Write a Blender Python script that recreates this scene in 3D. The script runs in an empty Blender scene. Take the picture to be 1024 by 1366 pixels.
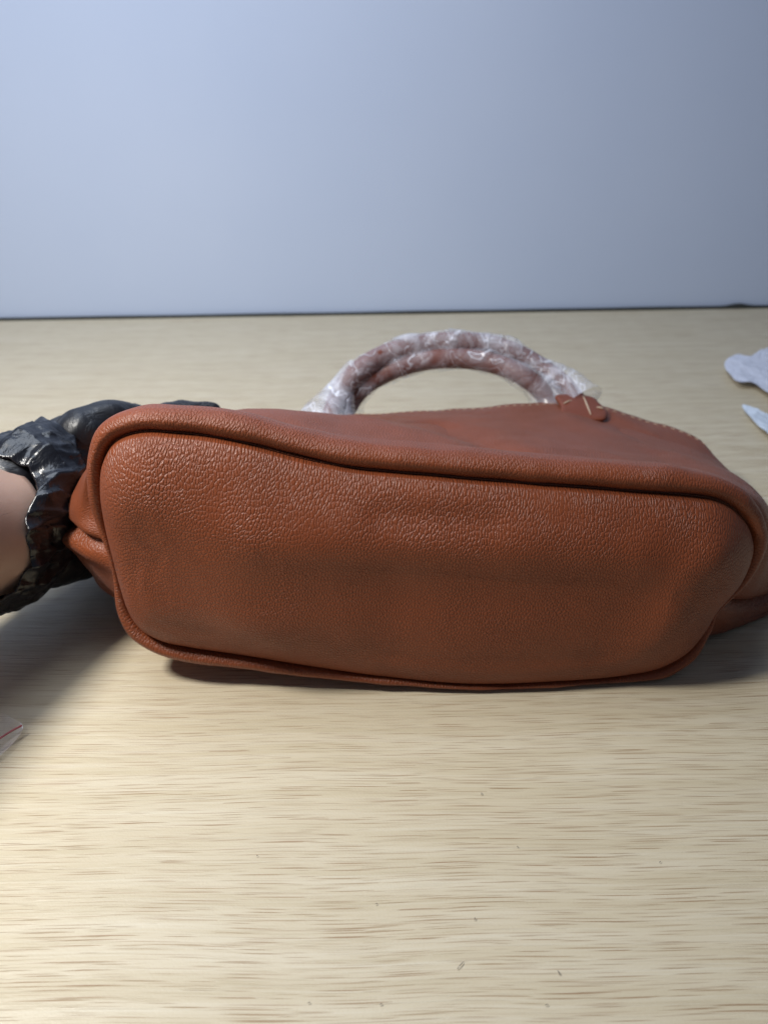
import bpy, bmesh, math, random
import numpy as np
from mathutils import Vector, Matrix, noise
random.seed(4)
R = math.radians
sc = bpy.context.scene
C = sc.collection

# ------------------------------------------------------------------ camera
CAM_H, PITCH, ROLL, F = 0.28, R(30), R(0.95), 986.0 / 1024.0
cr_, sr_ = math.cos(ROLL), math.sin(ROLL)
fw = Vector((0, math.cos(PITCH), -math.sin(PITCH)))
up0 = Vector((0, math.sin(PITCH), math.cos(PITCH)))
rt0 = Vector((1, 0, 0))
rt = rt0 * cr_ - up0 * sr_
up = up0 * cr_ + rt0 * sr_
cam_d = bpy.data.cameras.new('camera')
cam = bpy.data.objects.new('camera', cam_d)
C.objects.link(cam)
m3 = Matrix((rt, up, -fw)).transposed()
cam.matrix_world = Matrix.Translation((0, 0, CAM_H)) @ m3.to_4x4()
cam_d.sensor_fit = 'HORIZONTAL'
cam_d.sensor_width = 27.0
cam_d.lens = 27.0 * F
cam_d.clip_start = 0.01
cam_d.clip_end = 50
cam_d.dof.use_dof = True
cam_d.dof.focus_distance = 0.335
cam_d.dof.aperture_fstop = 10.0
sc.camera = cam

# ------------------------------------------------------------------ world and lamps
w = bpy.data.worlds.new('World')
sc.world = w
w.use_nodes = True
w.node_tree.nodes['Background'].inputs[0].default_value = (0.55, 0.66, 0.90, 1)
w.node_tree.nodes['Background'].inputs[1].default_value = 0.13
def area(name, loc, target, size, power, col, spread=180):
    d = bpy.data.lights.new(name, 'AREA')
    d.shape = 'DISK'; d.size = size; d.energy = power; d.color = col; d.spread = R(spread)
    o = bpy.data.objects.new(name, d)
    C.objects.link(o)
    o.location = loc
    o.rotation_euler = (Vector(target) - Vector(loc)).to_track_quat('-Z', 'Y').to_euler()
    return o
area('key_lamp', (-0.41, 0.21, 0.60), (-0.33, 0.40, 0.0), 0.12, 5.3, (1.0, 0.965, 0.905))
area('ceiling_lamp', (-0.32, 0.60, 1.15), (-0.28, 0.80, 0.0), 0.8, 7.9, (0.78, 0.87, 1.0))
sc.view_settings.view_transform = 'Standard'
sc.view_settings.look = 'None'
sc.view_settings.exposure = 0
sc.view_settings.gamma = 1

# ------------------------------------------------------------------ helpers
def P(px, py, Y):
    """point of the place that lies at depth Y seen along a photograph direction"""
    d = fw + rt * ((px - 512) / 986.0) - up * ((py - 683) / 986.0)
    t = Y / d.y
    return np.array((d.x * t, Y, CAM_H + d.z * t))
def Pz(px, py, z):
    d = fw + rt * ((px - 512) / 986.0) - up * ((py - 683) / 986.0)
    t = (z - CAM_H) / d.z
    return np.array((d.x * t, d.y * t, z))

def hermite(us, pts, q, periodic=True):
    us = np.array(us, float); pts = np.array(pts, float)
    if periodic:
        us = np.concatenate(([us[-2] - 1, us[-1] - 1], us, [us[0] + 1, us[1] + 1]))
        pts = np.concatenate((pts[-2:], pts, pts[:2]))
    else:
        us = np.concatenate(([2 * us[0] - us[1]], us, [2 * us[-1] - us[-2]]))
        pts = np.concatenate(([2 * pts[0] - pts[1]], pts, [2 * pts[-1] - pts[-2]]))
    n = len(us)
    tan = np.zeros_like(pts)
    for i in range(1, n - 1):
        h0, h1 = us[i] - us[i - 1], us[i + 1] - us[i]
        d0, d1 = (pts[i] - pts[i - 1]) / h0, (pts[i + 1] - pts[i]) / h1
        tan[i] = (d0 * h1 + d1 * h0) / (h0 + h1)
    q = np.asarray(q, float)
    k = np.clip(np.searchsorted(us, q, side='right') - 1, 1, n - 3)
    h = us[k + 1] - us[k]
    t = ((q - us[k]) / h)
    sh = (-1,) + (1,) * (pts.ndim - 1)
    t = t.reshape(sh); h = h.reshape(sh)
    return ((2 * t**3 - 3 * t**2 + 1) * pts[k] + (t**3 - 2 * t**2 + t) * h * tan[k]
            + (-2 * t**3 + 3 * t**2) * pts[k + 1] + (t**3 - t**2) * h * tan[k + 1])

def sstep(a, b, x):
    t = np.clip((x - a) / (b - a), 0, 1)
    return t * t * (3 - 2 * t)

def grid_obj(name, G, mat, parent=None, uv=None, attrs=None, wrap=False, flip=False):
    """G: (nu, nv, 3) array of points -> ONE mesh object with UVs in metres"""
    nu, nv = G.shape[:2]
    idx = np.arange(nu * nv).reshape(nu, nv)
    a = idx if not wrap else np.concatenate((idx, idx[:1]))
    q = np.stack((a[:-1, :-1], a[1:, :-1], a[1:, 1:], a[:-1, 1:]), -1).reshape(-1, 4)
    if flip: q = q[:, ::-1]
    me = bpy.data.meshes.new(name)
    me.from_pydata(G.reshape(-1, 3).tolist(), [], q.tolist())
    if uv is not None:
        l = me.uv_layers.new(name='UVMap')
        vi = np.empty(len(me.loops), np.int32); me.loops.foreach_get('vertex_index', vi)
        l.data.foreach_set('uv', uv.reshape(-1, 2)[vi].astype(np.float32).ravel())
    for k, v in (attrs or {}).items():
        at = me.attributes.new(k, 'FLOAT', 'POINT')
        at.data.foreach_set('value', np.asarray(v, np.float32).ravel())
    me.polygons.foreach_set('use_smooth', [True] * len(me.polygons))
    me.materials.append(mat)
    o = bpy.data.objects.new(name, me)
    C.objects.link(o)
    if parent: o.parent = parent
    return o

def mesh_obj(name, bm, mat, parent=None, smooth=True):
    me = bpy.data.meshes.new(name)
    bm.to_mesh(me); bm.free()
    if smooth: me.polygons.foreach_set('use_smooth', [True] * len(me.polygons))
    me.materials.append(mat)
    o = bpy.data.objects.new(name, me)
    C.objects.link(o)
    if parent: o.parent = parent
    return o

def grid_normals(G):
    du = np.gradient(G, axis=0); dv = np.gradient(G, axis=1)
    n = np.cross(du, dv)
    return n / (np.linalg.norm(n, axis=-1, keepdims=True) + 1e-12)

def nz(p, s, seed=0.0, oct=3):
    return noise.fractal(Vector((p[0] * s + seed, p[1] * s + seed * 1.7, p[2] * s - seed)), 0.9, 2.0, oct)

def thing(name, label, cat, loc=(0, 0, 0), group=None):
    o = bpy.data.objects.new(name, None)
    C.objects.link(o); o.location = loc
    o.empty_display_size = 0.02
    o['label'] = label; o['category'] = cat
    if group: o['group'] = group
    return o
def child_keep(o, parent):
    o.parent = parent
    o.matrix_parent_inverse = Matrix.Translation(-parent.location)

# ------------------------------------------------------------------ materials
def newmat(name):
    m = bpy.data.materials.new(name)
    m.use_nodes = True
    nt = m.node_tree
    b = nt.nodes['Principled BSDF']
    return m, nt, b
def N(nt, typ, **kw):
    n = nt.nodes.new(typ)
    for k, v in kw.items():
        if k.startswith('_'): setattr(n, k[1:], v)
        else:
            key = int(k[1:]) if k[0] == 'i' and k[1:].isdigit() else k.replace('__', ' ')
            n.inputs[key].default_value = v
    return n
def L(nt, a, ao, b, bi): nt.links.new(a.outputs[ao], b.inputs[bi])
def ramp(nt, stops, interp='LINEAR'):
    r = nt.nodes.new('ShaderNodeValToRGB')
    r.color_ramp.interpolation = interp
    e = r.color_ramp.elements
    while len(e) < len(stops): e.new(0.5)
    for i, (p, c) in enumerate(stops):
        e[i].position = p
        e[i].color = c if isinstance(c, tuple) else (c, c, c, 1)
    return r
def math_(nt, op, a=None, b=None):
    n = nt.nodes.new('ShaderNodeMath'); n.operation = op
    if a is not None: n.inputs[0].default_value = a
    if b is not None: n.inputs[1].default_value = b
    return n

def leather(name, base, pebble=1.0, cell=600.0, hgt=0.00033):
    m, nt, b = newmat(name)
    uv = N(nt, 'ShaderNodeUVMap', _uv_map='UVMap')
    tc = nt.nodes.new('ShaderNodeTexCoord')
    # slow warp so that cells never line up
    wn = N(nt, 'ShaderNodeTexNoise', Scale=60.0, Detail=2.0)
    L(nt, uv, 'UV', wn, 'Vector')
    sub = N(nt, 'ShaderNodeVectorMath', _operation='SUBTRACT'); L(nt, wn, 'Color', sub, 0); sub.inputs[1].default_value = (.5, .5, .5)
    scl = N(nt, 'ShaderNodeVectorMath', _operation='SCALE'); L(nt, sub, 0, scl, 0); scl.inputs['Scale'].default_value = 0.004
    add = N(nt, 'ShaderNodeVectorMath', _operation='ADD'); L(nt, uv, 'UV', add, 0); L(nt, scl, 0, add, 1)
    def cells(sx, sy, scale, rot=0.0):
        mp = nt.nodes.new('ShaderNodeMapping'); mp.inputs['Scale'].default_value = (sx, sy, 1); mp.inputs['Rotation'].default_value = (0, 0, rot)
        L(nt, add, 0, mp, 'Vector')
        v = N(nt, 'ShaderNodeTexVoronoi', _feature='DISTANCE_TO_EDGE', _voronoi_dimensions='2D', Scale=scale, Randomness=0.95)
        L(nt, mp, 'Vector', v, 'Vector')
        r = N(nt, 'ShaderNodeMapRange', _interpolation_type='SMOOTHSTEP'); r.inputs['From Max'].default_value = 0.48; r.interpolation_type = 'LINEAR'
        L(nt, v, 'Distance', r, 'Value')
        a1 = math_(nt, 'SUBTRACT', a=2.0); L(nt, r, 0, a1, 1)
        a2 = math_(nt, 'MULTIPLY'); L(nt, r, 0, a2, 0); L(nt, a1, 0, a2, 1)
        return a2
    big = cells(1.12, 0.82, cell, 0.12)
    fine = cells(1.1, 0.9, cell * 1.9, 0.4)
    roll = cells(1.15, 0.46, cell)
    at = N(nt, 'ShaderNodeAttribute', _attribute_name='roll')
    mixr = N(nt, 'ShaderNodeMix'); atm = math_(nt, 'MULTIPLY', b=.8); L(nt, at, 'Fac', atm, 0); L(nt, atm, 0, mixr, 'Factor'); L(nt, big, 0, mixr, 'A'); L(nt, roll, 0, mixr, 'B')
    # patchiness of the grain depth
    pn = N(nt, 'ShaderNodeTexNoise', Scale=28.0, Detail=3.0); L(nt, tc, 'Object', pn, 'Vector')
    pr = N(nt, 'ShaderNodeMapRange'); pr.inputs['From Min'].default_value = .3; pr.inputs['From Max'].default_value = .7; pr.inputs['To Min'].default_value = .45 * pebble; pr.inputs['To Max'].default_value = 1.1 * pebble
    L(nt, pn, 'Fac', pr, 'Value')
    fm = math_(nt, 'MULTIPLY', b=0.28); L(nt, fine, 0, fm, 0)
    sm = math_(nt, 'ADD'); L(nt, mixr, 'Result', sm, 0); L(nt, fm, 0, sm, 1)
    hm = math_(nt, 'MULTIPLY'); L(nt, sm, 0, hm, 0); L(nt, pr, 0, hm, 1)
    mn = N(nt, 'ShaderNodeTexNoise', Scale=2500.0, Detail=2.0); L(nt, uv, 'UV', mn, 'Vector')
    mm = math_(nt, 'MULTIPLY_ADD', b=0.10); L(nt, mn, 'Fac', mm, 0); L(nt, hm, 0, mm, 2)
    bp = N(nt, 'ShaderNodeBump', Strength=1.0, Distance=hgt); L(nt, mm, 0, bp, 'Height')
    L(nt, bp, 'Normal', b, 'Normal')
    # colour: dye that varies a little; creases between pebbles are coloured darker
    cn = N(nt, 'ShaderNodeTexNoise', Scale=45.0, Detail=5.0, Roughness=0.6); L(nt, tc, 'Object', cn, 'Vector')
    d1 = tuple(c * .94 for c in base) + (1,); d2 = tuple(min(1, c * 1.06) for c in base) + (1,)
    cr = ramp(nt, [(0.3, d1), (0.7, d2)]); L(nt, cn, 'Fac', cr, 'Fac')
    dk = N(nt, 'ShaderNodeMapRange'); dk.inputs['To Min'].default_value = .86; dk.inputs['To Max'].default_value = 1.0; L(nt, mixr, 'Result', dk, 'Value')
    mx = N(nt, 'ShaderNodeVectorMath', _operation='SCALE'); L(nt, cr, 'Color', mx, 0); L(nt, dk, 0, mx, 'Scale')
    L(nt, mx, 0, b, 'Base Color')
    rr = N(nt, 'ShaderNodeMapRange'); rr.inputs['To Min'].default_value = .50; rr.inputs['To Max'].default_value = .37; L(nt, mixr, 'Result', rr, 'Value')
    L(nt, rr, 0, b, 'Roughness')
    b.inputs['Specular IOR Level'].default_value = 0.42
    b.inputs['Coat Weight'].default_value = 0.05; b.inputs['Coat Roughness'].default_value = 0.42
    L(nt, bp, 'Normal', b, 'Coat Normal')
    b.inputs['Sheen Weight'].default_value = 0.04
    b.inputs['Sheen Roughness'].default_value = 0.45
    b.inputs['Sheen Tint'].default_value = (0.95, 0.85, 0.9, 1)
    return m
TAN = (0.225, 0.054, 0.0165)
M_leather = leather('tan_pebbled_leather', TAN)
M_tab = leather('tab_leather', (0.20, 0.050, 0.022), pebble=.4)
M_leather_dark = leather('tan_smooth_leather', (0.17, 0.042, 0.022), pebble=.5)

def plain(name, col, rough=.5, **kw):
    m, nt, b = newmat(name)
    b.inputs['Base Color'].default_value = (*col, 1)
    b.inputs['Roughness'].default_value = rough
    for k, v in kw.items(): b.inputs[k.replace('__', ' ')].default_value = v
    tc = nt.nodes.new('ShaderNodeTexCoord')
    n = N(nt, 'ShaderNodeTexNoise', Scale=400.0, Detail=3.0); L(nt, tc, 'Object', n, 'Vector')
    bp = N(nt, 'ShaderNodeBump', Strength=.3, Distance=.0003); L(nt, n, 'Fac', bp, 'Height'); L(nt, bp, 'Normal', b, 'Normal')
    return m
M_thread = plain('cream_thread', (.52, .40, .29), .7)
M_edge = plain('painted_leather_edge', (.10, .022, .012), .45)
M_lining = plain('bag_lining', (.16, .07, .035), .8)

def wood():
    m, nt, b = newmat('pale_oak_laminate')
    tc = nt.nodes.new('ShaderNodeTexCoord')
    # slow bending of the grain
    wv = N(nt, 'ShaderNodeTexNoise', Scale=5.0, Detail=2.0); L(nt, tc, 'Object', wv, 'Vector')
    s = N(nt, 'ShaderNodeVectorMath', _operation='SCALE'); L(nt, wv, 'Color', s, 0); s.inputs['Scale'].default_value = 0.012
    a = N(nt, 'ShaderNodeVectorMath', _operation='ADD'); L(nt, tc, 'Object', a, 0); L(nt, s, 0, a, 1)
    def streak(sx, sy, lo, hi, det=2.0, off=0.0):
        mp = nt.nodes.new('ShaderNodeMapping'); mp.inputs['Scale'].default_value = (sx, sy, 1); mp.inputs['Location'].default_value = (off, off * 3, 0)
        L(nt, a, 0, mp, 'Vector')
        n = N(nt, 'ShaderNodeTexNoise', Scale=1.0, Detail=det, Roughness=.55); L(nt, mp, 'Vector', n, 'Vector')
        r = N(nt, 'ShaderNodeMapRange', _interpolation_type='SMOOTHSTEP'); r.inputs['From Min'].default_value = lo; r.inputs['From Max'].default_value = hi
        L(nt, n, 'Fac', r, 'Value')
        return r
    base = ramp(nt, [(0.15, (.555, .475, .325, 1)), (0.5, (.59, .51, .36, 1)), (0.85, (.625, .55, .405, 1))])
    br = streak(7, 130, .2, .8, 4.0)
    L(nt, br, 0, base, 'Fac')
    def dashes(sx, sy, hl, ht, off):
        # short dark pores: one slim ellipse per cell, each of its own length and depth
        mp = nt.nodes.new('ShaderNodeMapping'); mp.inputs['Scale'].default_value = (sx, sy, 1); mp.inputs['Location'].default_value = (off, off * 3, 0)
        L(nt, a, 0, mp, 'Vector')
        v = N(nt, 'ShaderNodeTexVoronoi', _voronoi_dimensions='2D', Scale=1.0, Randomness=1.0); L(nt, mp, 'Vector', v, 'Vector')
        d = N(nt, 'ShaderNodeVectorMath', _operation='SUBTRACT'); L(nt, mp, 'Vector', d, 0); L(nt, v, 'Position', d, 1)
        k = N(nt, 'ShaderNodeVectorMath', _operation='MULTIPLY'); L(nt, d, 0, k, 0); k.inputs[1].default_value = (1 / hl, 1 / ht, 0)
        ln = N(nt, 'ShaderNodeVectorMath', _operation='LENGTH'); L(nt, k, 0, ln, 0)
        sp = nt.nodes.new('ShaderNodeSeparateColor'); L(nt, v, 'Color', sp, 'Color')
        rs = N(nt, 'ShaderNodeMapRange'); rs.inputs['To Min'].default_value = .25; rs.inputs['To Max'].default_value = 1.15; L(nt, sp, 'Red', rs, 'Value')
        dv = math_(nt, 'DIVIDE'); L(nt, ln, 'Value', dv, 0); L(nt, rs, 0, dv, 1)
        mr = N(nt, 'ShaderNodeMapRange', _interpolation_type='SMOOTHSTEP'); mr.inputs['From Min'].default_value = 1.0; mr.inputs['From Max'].default_value = .25
        mr.inputs['To Min'].default_value = 0; mr.inputs['To Max'].default_value = 1; L(nt, dv, 'Value', mr, 'Value')
        g = N(nt, 'ShaderNodeMapRange'); g.inputs['From Min'].default_value = .15; g.inputs['From Max'].default_value = 1.0; L(nt, sp, 'Green', g, 'Value')
        o = math_(nt, 'MULTIPLY'); L(nt, mr, 0, o, 0); L(nt, g, 0, o, 1)
        return o
    pores = dashes(30, 560, .55, .16, 3.1)
    p_b = dashes(38, 700, .55, .17, 21.3)
    p_c = dashes(25, 620, .58, .15, 47.7)
    pmx = math_(nt, 'MAXIMUM'); L(nt, pores, 0, pmx, 0); L(nt, p_b, 0, pmx, 1)
    pm2 = math_(nt, 'MAXIMUM'); L(nt, pmx, 0, pm2, 0); L(nt, p_c, 0, pm2, 1); pores = pm2
    pores2 = streak(26, 1500, .56, .70, 1.0, 9.7)
    lite = streak(10, 900, .48, .75, 3.0, 17.3)
    m1 = N(nt, 'ShaderNodeMix', _data_type='RGBA'); L(nt, base, 'Color', m1, 6); m1.inputs[7].default_value = (.70, .655, .53, 1)
    f0 = math_(nt, 'MULTIPLY', b=.35); L(nt, lite, 0, f0, 0); L(nt, f0, 0, m1, 0)
    m2 = N(nt, 'ShaderNodeMix', _data_type='RGBA'); L(nt, m1, 2, m2, 6); m2.inputs[7].default_value = (.30, .175, .09, 1)
    f1 = math_(nt, 'MULTIPLY', b=1.0); L(nt, pores, 0, f1, 0); L(nt, f1, 0, m2, 0)
    m3_ = N(nt, 'ShaderNodeMix', _data_type='RGBA'); L(nt, m2, 2, m3_, 6); m3_.inputs[7].default_value = (.42, .33, .22, 1)
    f2 = math_(nt, 'MULTIPLY', b=.08); L(nt, pores2, 0, f2, 0); L(nt, f2, 0, m3_, 0)
    L(nt, m3_, 2, b, 'Base Color')
    h = math_(nt, 'ADD'); L(nt, pores, 0, h, 0); L(nt, pores2, 0, h, 1)
    inv = math_(nt, 'MULTIPLY', b=-1.0); L(nt, h, 0, inv, 0)
    fn = N(nt, 'ShaderNodeTexNoise', Scale=900.0, Detail=2.0); L(nt, tc, 'Object', fn, 'Vector')
    ad = math_(nt, 'ADD'); L(nt, inv, 0, ad, 0); L(nt, fn, 'Fac', ad, 1)
    bp = N(nt, 'ShaderNodeBump', Strength=.5, Distance=.0002); L(nt, ad, 0, bp, 'Height'); L(nt, bp, 'Normal', b, 'Normal')
    b.inputs['Roughness'].default_value = .42
    b.inputs['Specular IOR Level'].default_value = .45
    return m
M_wood = wood()
def wallm():
    m, nt, b = newmat('cool_white_wall_paint')
    tc = nt.nodes.new('ShaderNodeTexCoord')
    n = N(nt, 'ShaderNodeTexNoise', Scale=3.0, Detail=4.0); L(nt, tc, 'Object', n, 'Vector')
    r = ramp(nt, [(.3, (.535, .635, .855, 1)), (.7, (.575, .67, .88, 1))]); L(nt, n, 'Fac', r, 'Fac'); L(nt, r, 'Color', b, 'Base Color')
    n2 = N(nt, 'ShaderNodeTexNoise', Scale=350.0, Detail=3.0); L(nt, tc, 'Object', n2, 'Vector')
    bp = N(nt, 'ShaderNodeBump', Strength=.15, Distance=.0005); L(nt, n2, 'Fac', bp, 'Height'); L(nt, bp, 'Normal', b, 'Normal')
    b.inputs['Roughness'].default_value = .7
    return m
M_wall = wallm()

# ------------------------------------------------------------------ setting: table, wall
YB = float(Pz(512, 419, 0)[1])
bm = bmesh.new()
bmesh.ops.create_cube(bm, size=1)
for v in bm.verts:
    v.co = Vector((v.co.x * 2.6, (v.co.y + .5) * (YB + .35) - .35, v.co.z * .03 - .015))
bmesh.ops.bevel(bm, geom=[e for e in bm.edges], offset=.0025, segments=3, profile=.5, affect='EDGES')
table = mesh_obj('table_top', bm, M_wood, None, smooth=False)
table['kind'] = 'structure'
table['label'] = 'pale oak grained table top'
bm = bmesh.new()
bmesh.ops.create_cube(bm, size=1)
for v in bm.verts:
    v.co = Vector((v.co.x * 4.2, v.co.y * .06 + YB + .036, v.co.z * 2.2 + .6))
wall = mesh_obj('wall', bm, M_wall, None, smooth=False)
wall['kind'] = 'structure'
wall['label'] = 'plain bluish white wall behind the table'

# thin dark strip added where the table meets the wall, with one small lump in it
xs = np.linspace(-1.28, 1.28, 260)
lump = float(Pz(985, 411, 0)[0])
prof4 = [(-.001, -.001), (-.0012, .0022), (.0, .0030), (.004, .0030), (.005, -.001)]
Gs_ = np.array([[(x, YB + .0004 + a_, b_ + (b_ > 0) * (.0035 * math.exp(-((x - lump) / .014) ** 2) + .0005 * noise.noise(Vector((x * 9, 0, 0))))) for a_, b_ in prof4] for x in xs])
strip = grid_obj('dark_edge_strip', Gs_, plain('matte_dark_strip', (.035, .038, .035), .7)); strip['kind'] = 'structure'; strip['label'] = 'thin dark strip between table and wall'
# ------------------------------------------------------------------ handbag
bag = thing('handbag', 'tan pebbled leather handbag lying on its back, base turned to the viewer', 'handbag', (0.02, 0.40, 0))

def seamP(px, py, back=0.0):
    # plane of the bag's base: Y = .298 + .15 z
    d = fw + rt * ((px - 512) / 986.0) - up * ((py - 683) / 986.0)
    Y0 = .298 + back
    t = (Y0 + .15 * CAM_H) / (d.y - .15 * d.z)
    p = np.array((d.x * t, d.y * t, CAM_H + d.z * t))
    p[2] = max(p[2], .0045)
    return p
seam_px = [(0.00, 150, 738, .006), (0.03, 140, 695, .006), (0.06, 134, 650, .004), (0.085, 137, 615, .003), (0.105, 150, 592, .002),
    (0.13, 183, 578, 0), (0.16, 240, 579, 0), (0.20, 320, 591, 0), (0.24, 400, 612, 0), (0.27, 460, 624, 0), (0.32, 570, 635, 0),
    (0.37, 700, 646, 0), (0.42, 850, 657, 0), (0.44, 915, 662, .001), (0.455, 958, 669, .003), (0.468, 985, 685, .006), (0.478, 1000, 706, .009),
    (0.486, 1003, 735, .012), (0.493, 988, 772, .012), (0.50, 960, 806, .011), (0.515, 940, 838, .009), (0.53, 918, 866, .006), (0.55, 885, 888, .003),
    (0.58, 830, 903, -.001), (0.62, 740, 912, -.005), (0.66, 640, 914, -.0065), (0.72, 520, 905, -.0045), (0.78, 420, 891, -.002), (0.84, 320, 874, .001),
    (0.88, 252, 863, .003), (0.91, 213, 853, .005), (0.93, 190, 839, .006), (0.95, 174, 817, .007), (0.975, 161, 780, .007)]
NU = 900
uu = np.linspace(0, 1, NU + 1)            # 0 and 1 are the same place: left side seam
S = hermite([s[0] for s in seam_px], [seamP(*s[1:]) for s in seam_px], uu)
FN = np.array((0, 1, -.15)); FN /= np.linalg.norm(FN)           # into the bag
T = np.gradient(S, axis=0); T[0] = T[-1] = S[1] - S[-2]
T -= (T @ FN)[:, None] * FN
T /= np.linalg.norm(T, axis=1, keepdims=True)
Nn = np.cross(T, FN)
cen = S.mean(0)
if ((S[200] - cen) @ Nn[200]) < 0: Nn = -Nn
wk = [(0, .0035), (.03, .0065), (.06, .0080), (.105, .0100), (.16, .0112), (.24, .0115), (.37, .0118), (.44, .0112), (.468, .0100), (.486, .0085), (.495, .0055), (.50, .0040),
      (.515, .0050), (.53, .0080), (.55, .0075), (.58, .0040), (.64, .0030), (.72, .0036), (.80, .0066), (.88, .0082), (.93, .0082), (.96, .0062), (.985, .0030)]
Wd = hermite([k[0] for k in wk], [k[1] for k in wk], uu)
bw = hermite([0, .1, .4, .5, .56, .75, .95], [0, 0, 0, .1, .45, .45, .3], uu)   # how far the welt stands towards the viewer
def prof(a, b0):
    return S + Nn * (Wd * a)[:, None] + FN[None] * (Wd * (b0 - bw))[:, None]
stations = [prof(-.25, 1.6), prof(-.10, .8), prof(.02, .30), prof(.20, .00), prof(.50, -.14), prof(.80, .05), prof(.98, .42), prof(1.0, .9), prof(.93, 1.5)]
def clampz(A, zmin=.0035):
    A = A.copy(); A[:, 2] = np.maximum(A[:, 2], zmin); return A
A_k = [(0, P(119, 719, .33)), (.03, P(108, 690, .335)), (.06, P(111, 650, .335)), (.085, P(121, 618, .335)), (.105, P(140, 592, .34)), (.13, P(182, 570, .345)),
       (.16, P(240, 563, .347)), (.20, P(322, 568, .35)), (.24, P(402, 581, .35)), (.27, P(458, 591, .35)), (.32, P(570, 604, .35)), (.37, P(700, 615, .35)),
       (.42, P(846, 627, .35)), (.44, P(905, 632, .35)), (.455, P(955, 638, .35)), (.468, P(992, 652, .35)), (.478, P(1016, 676, .347)), (.486, P(1026, 712, .345)),
       (.493, P(1020, 757, .342)), (.50, P(990, 806, .338)), (.515, P(976, 832, .335)), (.53, P(948, 856, .332)), (.55, np.array((.160, .335, .004))),
       (.58, np.array((.125, .335, .004))), (.62, np.array((.085, .335, .004))), (.66, np.array((.045, .335, .004))), (.72, np.array((.0, .335, .004))),
       (.78, np.array((-.040, .337, .004))), (.84, np.array((-.080, .34, .005))), (.88, np.array((-.107, .342, .006))), (.91, P(196, 833, .343)), (.93, P(176, 818, .341)),
       (.95, P(160, 800, .339)), (.975, P(132, 768, .335))]
B_k = [(0, P(94, 691, .36)), (.03, P(97, 672, .366)), (.06, P(106, 650, .375)), (.085, P(122, 625, .385)), (.105, P(150, 598, .39)), (.13, P(197, 571, .40)),
       (.16, P(250, 558, .405)), (.20, P(328, 547, .405)), (.24, P(402, 551, .405)), (.27, P(458, 561, .41)), (.32, P(570, 580, .41)), (.37, P(690, 590, .41)),
       (.42, P(822, 603, .41)), (.44, P(878, 610, .41)), (.455, P(928, 617, .405)), (.468, P(970, 630, .395)), (.478, P(1006, 652, .385)), (.486, P(1030, 688, .378)),
       (.493, P(1042, 738, .372)), (.50, P(1038, 786, .365)), (.515, P(1030, 806, .362)), (.53, P(1002, 824, .362)), (.55, np.array((.170, .375, .004))),
       (.58, np.array((.130, .40, .0035))), (.62, np.array((.09, .40, .0035))), (.66, np.array((.045, .40, .0035))), (.72, np.array((.0, .40, .0035))),
       (.78, np.array((-.045, .40, .0035))), (.84, np.array((-.09, .40, .0035))), (.88, np.array((-.120, .395, .004))), (.91, np.array((-.138, .385, .006))), (.93, P(140, 778, .375)),
       (.95, P(118, 752, .368)), (.975, P(88, 712, .36))]
V3 = lambda *a: np.array(a, float)
C_k = [(0, V3(-.158, .43, .035)), (.03, V3(-.158, .432, .052)), (.06, V3(-.153, .436, .068)), (.085, V3(-.143, .445, .078)), (.105, V3(-.128, .452, .082)), (.13, P(235, 566, .47)),
       (.16, P(285, 560, .48)), (.20, P(352, 554, .48)), (.24, P(420, 556, .48)), (.27, P(470, 559, .48)), (.32, P(580, 563, .48)), (.37, P(690, 566, .48)),
       (.42, P(800, 575, .48)), (.44, P(850, 584, .478)), (.455, P(898, 596, .47)), (.468, P(938, 610, .462)), (.478, P(968, 628, .455)), (.486, P(992, 650, .45)),
       (.493, P(1008, 684, .445)), (.50, P(1015, 715, .44)), (.515, V3(.236, .44, .014)), (.53, V3(.215, .445, .006)), (.55, V3(.18, .46, .0035)),
       (.58, V3(.14, .48, .0035)), (.62, V3(.10, .48, .0035)), (.66, V3(.05, .48, .0035)), (.72, V3(.0, .48, .0035)), (.78, V3(-.05, .48, .0035)),
       (.84, V3(-.095, .475, .0035)), (.88, V3(-.125, .465, .004)), (.91, V3(-.142, .455, .007)), (.93, V3(-.150, .445, .012)), (.95, V3(-.156, .437, .018)), (.975, V3(-.160, .43, .027))]
D_k = [(0, V3(-.122, .525, .026)), (.03, V3(-.122, .526, .036)), (.06, V3(-.119, .528, .046)), (.085, V3(-.112, .53, .053)), (.105, V3(-.102, .533, .057)), (.13, P(302, 562, .535)),
       (.16, P(340, 558, .54)), (.20, P(385, 555, .545)), (.24, P(435, 553, .55)), (.27, P(485, 552, .55)), (.32, P(600, 546, .555)), (.37, P(700, 538, .555)),
       (.42, P(775, 538, .555)), (.44, P(820, 546, .545)), (.455, P(862, 560, .535)), (.468, P(906, 573, .522)), (.478, P(936, 588, .508)), (.486, P(950, 606, .498)),
       (.493, P(960, 624, .488)), (.50, P(968, 640, .482)), (.515, V3(.236, .485, .024)), (.53, V3(.225, .495, .022)), (.55, V3(.205, .51, .02)),
       (.58, V3(.165, .53, .02)), (.62, V3(.12, .545, .024)), (.66, V3(.065, .55, .028)), (.72, V3(.005, .55, .026)), (.78, V3(-.04, .55, .02)),
       (.84, V3(-.078, .545, .016)), (.88, V3(-.098, .54, .015)), (.91, V3(-.110, .535, .016)), (.93, V3(-.116, .53, .018)), (.95, V3(-.120, .527, .020)), (.975, V3(-.122, .525, .023))]
def ring(keys): return hermite([k[0] for k in keys], [k[1] for k in keys], uu)
rA, rB, rC, rD = ring(A_k), ring(B_k), ring(C_k), ring(D_k)
stations += [clampz(x) for x in (rA, rB, rC, rD)]
n_roll = 9
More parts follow.
